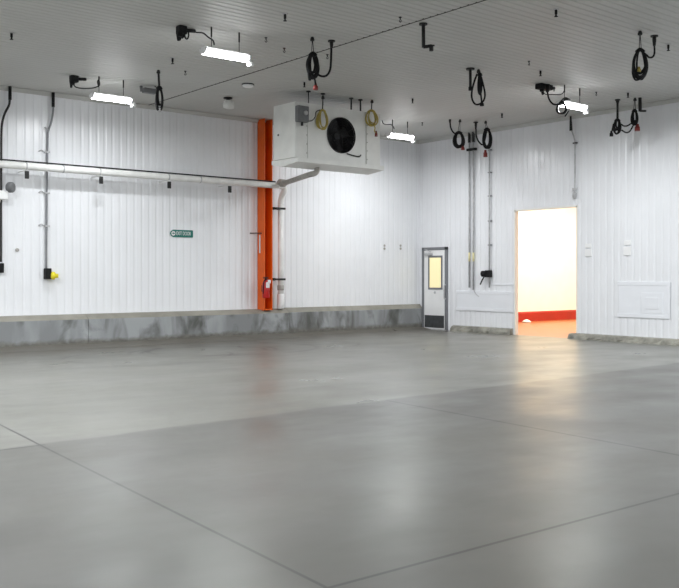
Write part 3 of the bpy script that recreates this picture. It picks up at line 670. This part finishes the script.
def socket(label, px, py, w, d, h, tangle=0, z_off=0):
    p = on_c(px, py); r = thing('ceiling_socket', label, 'socket', p)
    b = nb(); bx(b, (p.x - w / 2, p.y - d / 2, H - h), (p.x + w / 2, p.y + d / 2, H), .015); obj('box', b, 'black', r)
    b = nb(); tube(b, [p + V((w * .5, 0, -h * .4)), p + V((w * .5 + .16, .02, -h * .25))], .028, 8); obj('inlet', b, 'black', r)
    b = nb(); lathe(b, [(.04, 0), (.045, .06)], p + V((-w * .3, -.03, -h - .05)), seg=10); obj('cap', b, 'black', r)
    b = nb(); tube(b, [p + V((-.05, 0, -h)), p + V((-.06, -.02, -h - .10))], [.035, .02], 8); obj('plug', b, 'black', r)
    if tangle:
        zz = depth(p)
        b = nb()
        for (cx_, cy_, rx, ry) in ((px + 5.2, py + 8.5, 2, 4.6), (px + .8, py + 8.5, 1.3, 3.6), (px - 1.6, py + 9, 1.2, 5)):
            tube(b, [at(cx_ + rx * math.sin(a), cy_ - ry * math.cos(a), zz + .02 * math.sin(a * 2)) for a in [2 * PI * k / 14 for k in range(15)]], .012, 6, False)
        obj('loose_loops', b, 'black', r)
    return r
socket('dark ceiling plug box with loose cable loops feeding the lamp nearest the camera', 181.5, 26, .13, .12, .12, 1)
socket('dark ceiling plug box feeding the lamp by the yellow plug cable', 74, 75.8, .14, .12, .12)
socket('dark ceiling socket feeding the lamp above the doorway', 544, 84.5, .34, .16, .10)

# ------------------------------------------------------------------ hanging cable coils
def hanging(label, hook, c, rx, ry, n, r=.016, conduit=None, lead=None, plug=None, plugmat='plug', wires=2, tail=None, m='black', zref=None, hookmat='dark', plug_r=.035, drop_r=.028):
    p = on_c(*hook) if zref is None else None
    z = depth(p) if zref is None else zref
    if p is None: p = at(hook[0], hook[1], z); 
    root = thing('hanging_cable', label, 'cable', p, 'cables hung from the ceiling')
    b = nb(); top = at(hook[0], hook[1], z); ly = c[1] - ry
    if wires == 2:
        tube(b, [top, at(c[0] - 1.2, ly + 1.5, z)], .006, 6); tube(b, [top, at(c[0] + 1.2, ly + 1.5, z)], .006, 6)
    else: tube(b, [top, at(c[0], ly + 1.5, z)], .012 if wires == 1 else .022, 6)
    lathe(b, [(.03, 0), (.035, .02), (.02, .06)], top + V((0, 0, -.06)), seg=10); obj('hook', b, hookmat, root)
    b = nb(); P = []; n += 2; r *= .8
    if lead: P = [at(x, y, z + .02) for x, y in lead]
    Q = coil_pts(c, rx, ry, n, z)
    if P: tube(b, smooth_path(P + [Q[0]], 6), r, 8)
    tube(b, smooth_path(Q, 2), r, 8)
    if tail: tube(b, smooth_path([at(x, y, z - .02) for x, y in tail], 5), r, 8)
    obj('cable_loops', b, m, root)
    # strap round the bundle where it hangs
    b = nb(); a0 = at(c[0] - rx * .5, ly + 1, z); a1 = at(c[0] + rx * .5, ly + 1, z); tube(b, smooth_path([a0 + V((0, 0, -.02)), (a0 + a1) / 2 + V((0, 0, .02)), a1 + V((0, 0, -.02))], 4), r * 2.1, 8); obj('tie', b, m, root)
    if conduit:
        (x_, ya_, yb_) = conduit; cz = depth(on_c(x_, ya_)) if zref is None else z
        b = nb(); tube(b, [at(x_, ya_, z), at(x_, (ya_ + yb_) / 2, z), at(x_, yb_, z)], [drop_r, drop_r, drop_r * .7], 10); lathe(b, [(.055, 0), (.055, .02)], at(x_, ya_, z) - V((0, 0, .02)), seg=12); obj('drop_conduit', b, 'dark', root)
    if plug:
        x_, ya_, yb_ = plug; b = nb(); tube(b, [at(x_, ya_, z), at(x_, ya_ + (yb_ - ya_) * .35, z), at(x_, ya_ + (yb_ - ya_) * .4, z), at(x_, yb_, z)], [plug_r * .6, plug_r * .7, plug_r, plug_r * 1.1], 10); obj('plug', b, plugmat, root)
    return root
hanging('coiled black cable with red plug hung from the ceiling just before the cooler', (312.3, 37), (312.8, 66), 6, 12, 6, .021, (331.5, 40.5, 48), [(331.3, 46), (331, 60), (330, 70), (326.5, 75.5), (321, 76), (317, 72)], (315.6, 83.5, 90), 'plug', tail=[(309, 60), (308.5, 72), (309.5, 80), (311.5, 77), (314.5, 79), (315.4, 85)])
hanging('slim black coil at the end of a ceiling rod next to a small grey bracket', (158.4, 70), (159.3, 99), 3.6, 11.5, 4, .02, None, None, (159.6, 106, 111.5), 'steel', wires=0, plug_r=.03)
hanging('black cable bundle hung tight beside a short ceiling stub, long loop below', (478.5, 69.5), (479.8, 84), 1.9, 10, 6, .02, None, None, (481.9, 101.5, 106), 'black', wires=1, tail=[(477, 74), (473, 86), (471.6, 96), (474, 103), (478, 104.5), (483, 101.5), (485, 95), (483.5, 86), (480.5, 76), (480.5, 90), (481.8, 103)])
hanging('coiled black cable between the white door and the taped conduits, nearest the room corner', (460, 119.5), (458.8, 139.8), 5.8, 7.6, 5, .022, (450, 117.5, 123), [(450.1, 121), (450.6, 127), (453, 132), (456.5, 134)], (462.9, 146, 150), 'plug', plug_r=.04)
hanging('coiled black cable with red plug hung right before the clipped conduit', (485.7, 121), (487, 138.6), 4.6, 9.8, 5, .022, (475.8, 122, 129), [(475.9, 127), (476.4, 136), (479, 142), (483.5, 144)], (485.4, 150, 157), 'plug', plug_r=.045)
hanging('large coiled black cable hung on two long wires, closest to the camera', (640, 31), (640.2, 64.5), 7.6, 14.6, 6, .017, (654.3, 35.5, 46), [(654.3, 44), (654.4, 53), (652.5, 57), (649, 57.3), (646.5, 55)], (638.8, 67, 72), 'khaki', plug_r=.03, tail=[(634, 58), (632.5, 72), (635, 79.5), (640, 79), (645, 74)])
hanging('coiled black cable on a ceiling pipe with black plug, beside the coil with red plug', (617.6, 99.5), (617.4, 126.6), 4.2, 7, 4, .018, (617.6, 99.5, 105), [(617.6, 104), (617.6, 112), (617.4, 120)], (611.4, 131, 136.3), 'black', wires=0, plug_r=.035, tail=[(613.5, 124), (612.2, 130), (611.4, 133)])
hanging('black cable bundle with a red brown plug linked by slack cords to the next coil', (635, 98), (634.6, 117.5), 3.6, 7.4, 5, .018, None, None, (637.3, 124, 131), 'plug', wires=2, plug_r=.05, tail=[(621, 124), (624, 126), (628, 125.5), (633, 122), (637, 120), (634, 124), (630, 131), (626, 132.5), (621.5, 130)])
zc_ = depth(V((on_y(330, 118, fy - .08).x, fy - .08, 4.4)))
hanging('yellow cable coil hung on the cooler front beside the grey electrical box', (323, 96), (322.4, 119.5), 6, 9.6, 5, .012, None, None, None, m='khaki', wires=1, zref=depth(on_y(322.4, 118, fy - .07)))
hanging('yellow cable coil with dark plug hung on the end of the cooler by the lamp', (372, 100), (371.3, 118.2), 6.8, 7.8, 4, .015, None, None, (376.2, 131, 136.5), 'plug', m='khaki', wires=1, zref=depth(on_y(371.3, 118, fy - .07)), plug_r=.028, tail=[(374, 125), (375, 128), (374.5, 131), (376, 133)])
# grey bracket beside the slim coil
p = on_c(141, 86); z = depth(p); r = thing('ceiling_bracket', 'small grey ceiling bracket beside the slim black coil', 'bracket', p)
b = nb(); c = at(149.5, 91, z); box(b, c + V((0, 0, .0)), (.26, .12, .09), 0, .008); obj('box', b, 'greybox', r)
b = nb(); tube(b, [p, at(141.5, 91.5, z)], .03, 8); tube(b, [at(141, 90, z), at(146, 91, z)], .025, 8); obj('stem', b, 'greybox', r)
b = nb(); wirepath(b, [(145, 84.5), (149, 84), (154, 85.5), (157, 88)], z, .009); obj('wire', b, 'dark', r)

# ------------------------------------------------------------------ stubs, sprinklers, detectors
p = on_c(423.2, 23.5); z = depth(p); r = thing('pipe_stub', 'dark pipe stub with an elbow and short end hanging from the ceiling', 'pipe', p)
b = nb(); tube(b, [at(423.3, 23.5, z), at(423.5, 47.5, z)], .026, 10); lathe(b, [(.06, 0), (.06, .02)], p - V((0, 0, .02)), seg=14); obj('drop', b, 'dark', r)
b = nb(); tube(b, [at(423.3, 47, z), at(431.5, 45.8, z)], .024, 10); tube(b, [at(431.3, 45, z), at(431.3, 51, z)], .03, 10); tube(b, [at(429, 45.3, z), at(434.5, 45.5, z)], .012, 8); obj('elbow', b, 'dark', r)
p = on_c(470.3, 68.3); z = depth(p); r = thing('pipe_stub', 'short straight dark pipe stub next to the tight black cable bundle', 'pipe', p)
b = nb(); tube(b, [at(470.3, 68.3, z), at(470.4, 90, z)], .024, 10); obj('drop', b, 'dark', r)
b = nb(); lathe(b, [(.075, 0), (.075, .025)], p - V((0, 0, .025)), seg=14); obj('flange', b, 'dark', r)
b = nb(); tube(b, [at(470.4, 87, z), at(470.4, 90.5, z)], .034, 10); obj('end_cap', b, 'black', r)
p = on_c(640, 97.8); z = depth(p); r = thing('pipe_stub', 'angled dark pipe stub beside the bundle with the red brown plug', 'pipe', p)
b = nb(); tube(b, [at(640, 97.8, z), at(640.1, 111.3, z)], .034, 10); obj('drop', b, 'dark', r)
b = nb(); tube(b, [at(640.1, 111, z), at(646, 111, z)], .02, 10); obj('elbow', b, 'dark', r)

spr = [((11.5, 32.5), 'dark sprinkler head on the ceiling above the thick wall cable', 1.0),
       ((285, 13.5), 'dark sprinkler head between the top edge and the lamp nearest the camera', 1.15),
       ((556, 9), 'dark sprinkler head on the ceiling straight above the doorway, closest to camera', 1.2),
       ((668.3, 44), 'dark sprinkler head beside the large coil on long wires', 1.1),
       ((540.5, 70), 'dark sprinkler head just before the lamp above the doorway', 1.0),
       ((628, 92.2), 'dark sprinkler head over the pair of linked coils', 1.0),
       ((172.6, 57.5), 'dark sprinkler head under the plug box with loose loops', 1.0),
       ((502, 113), 'dark sprinkler head over the clipped conduit', .9),
       ((412.6, 98), 'dark sprinkler head between the cooler lamp and the tight bundle', 1.0),
       ((304.4, 81.5), 'dark sprinkler head just below the coil with red plug near the cooler', .9)]
def sprinkler(loc):
    x, y, z = loc; r = thing('sprinkler_head', '', 'sprinkler', loc, 'sprinkler heads on the ceiling')
    b = nb(); lathe(b, [(.04, 0), (.044, .006), (.022, .012)], (x, y, z), (0, 0, -1), 16); obj('escutcheon', b, 'steel', r)
    b = nb(); lathe(b, [(.018, 0), (.018, .055), (.012, .062), (.012, .085)], (x, y, z - .012), (0, 0, -1), 12); obj('body', b, 'black', r)
    b = nb(); lathe(b, [(.026, 0), (.028, .005), (.01, .008)], (x, y, z - .098), (0, 0, -1), 12); obj('deflector', b, 'black', r)
    return r
sp = None
for (px, py), lab, s in spr:
    p = on_c(px, py)
    if sp is None: sp = sprinkler(p); sp['label'] = lab
    else: dup(sp, p, lab)
smalls = [((185.3, 71), 'tiny ceiling hook below the plug box with loose loops'), ((266, 37.5), 'tiny ceiling hook beside the lamp nearest the camera'),
          ((284.2, 48), 'tiny ceiling hook between the near lamp and the coil with red plug'), ((327.3, 54.5), 'tiny ceiling hook behind the conduit of the coil with red plug'),
          ((400.2, 17), 'tiny ceiling hook close to the long ceiling seam and elbow stub'), ((529, 61), 'tiny ceiling hook next to the sprinkler before the doorway lamp'),
          ((596.3, 92), 'tiny ceiling hook between the doorway lamp and the linked coils'), ((554, 87.5), 'tiny ceiling hook beside the socket of the doorway lamp'),
          ((422.3, 122.5), 'tiny ceiling hook above the room corner')]
hk0 = None
for (px, py), lab in smalls:
    p = on_c(px, py)
    if hk0 is None:
        b = nb(); lathe(b, [(.022, 0), (.022, .007), (.009, .014), (.009, .035)], p, (0, 0, -1), 10); tube(b, [p + V((.018 * math.sin(a), 0, -.052 + .018 * math.cos(a))) for a in [2 * PI * k / 10 for k in range(9)]], .006, 6)
        hk0 = tag(obj('ceiling_hook', b, 'dark', None, p), lab, 'hook', 'small hooks on the ceiling')
    else:
        c = hk0.copy(); COL.objects.link(c); c.location = p; c['label'] = lab
# smoke detector (hung) and flat disc
p = on_c(228, 97.5); z = depth(p); r = thing('smoke_detector', 'white bell shaped detector hanging from the ceiling near the orange column', 'detector', p)
b = nb(); tube(b, [p, at(228, 101, z)], .035, 10); lathe(b, [(.09, 0), (.09, .02)], p - V((0, 0, .025)), seg=16); obj('stem', b, 'dark', r)
b = nb(); q = at(228.4, 108.6, z); lathe(b, [(.05, 0), (.11, .02), (.115, .06), (.10, .14), (.07, .16)], q, (.08, 0, 1), 20); obj('housing', b, 'cooler', r)
p = on_c(248, 84.2); r = thing('ceiling_disc', 'flat white round ceiling detector beside the hanging bell shaped one', 'detector', p)
b = nb(); lathe(b, [(.115, 0), (.115, .018)], p, (0, 0, -1), 24); obj('rim', b, 'dark', r)
b = nb(); lathe(b, [(.105, .015), (.10, .045), (.06, .06), (.01, .062)], p, (0, 0, -1), 24); obj('cover', b, 'white', r)

# ------------------------------------------------------------------ light
LAMP_E = 22.0
nt = M['glow'].node_tree; bs = nt.nodes['Principled BSDF']; bs.inputs['Emission Strength'].default_value = LAMP_E
LAMP_W = 92.0
def area(name, loc, sx, sy, power, col=(.95, .98, 1), rot=(0, 0, 0)):
    l = bpy.data.lights.new(name, 'AREA'); l.shape = 'RECTANGLE'; l.size = sx; l.size_y = sy; l.energy = power; l.color = col
    o = bpy.data.objects.new(name, l); COL.objects.link(o); o.location = loc; o.rotation_euler = rot; return o
for l, k in zip(lamps, (1.0, .5, .8, .9)): area('lamp_tube', (l.location.x, l.location.y, H - DROP - .135), LL - .06, .14, LAMP_W * k)
# unseen lights added out of frame to brighten the hall's walls and floor
for i, (x, y) in enumerate(((-14.5, -5.0), (-19, -5.0), (-14.5, -10.5), (-3.2, -12.5), (-8.6, -15.5), (-3.2, -18), (-19.0, -16.5))):
    area('added_hall_light', (x, y, H - DROP - .1), LL, .16, 280)
for x, y in ((4.4, -1.6), (7.2, -2.2), (5.6, -5.2)): area('corridor_lamp', (x, y, 4.35), 2.2, 2.2, 205, (1, .94, .74))
w = bpy.data.worlds.new('world'); sc.world = w; w.use_nodes = True
w.node_tree.nodes['Background'].inputs[0].default_value = (.5, .52, .55, 1); w.node_tree.nodes['Background'].inputs[1].default_value = .02
sc.view_settings.view_transform = 'Standard'; sc.view_settings.look = 'None'; sc.view_settings.gamma = 1; sc.view_settings.exposure = 0.12
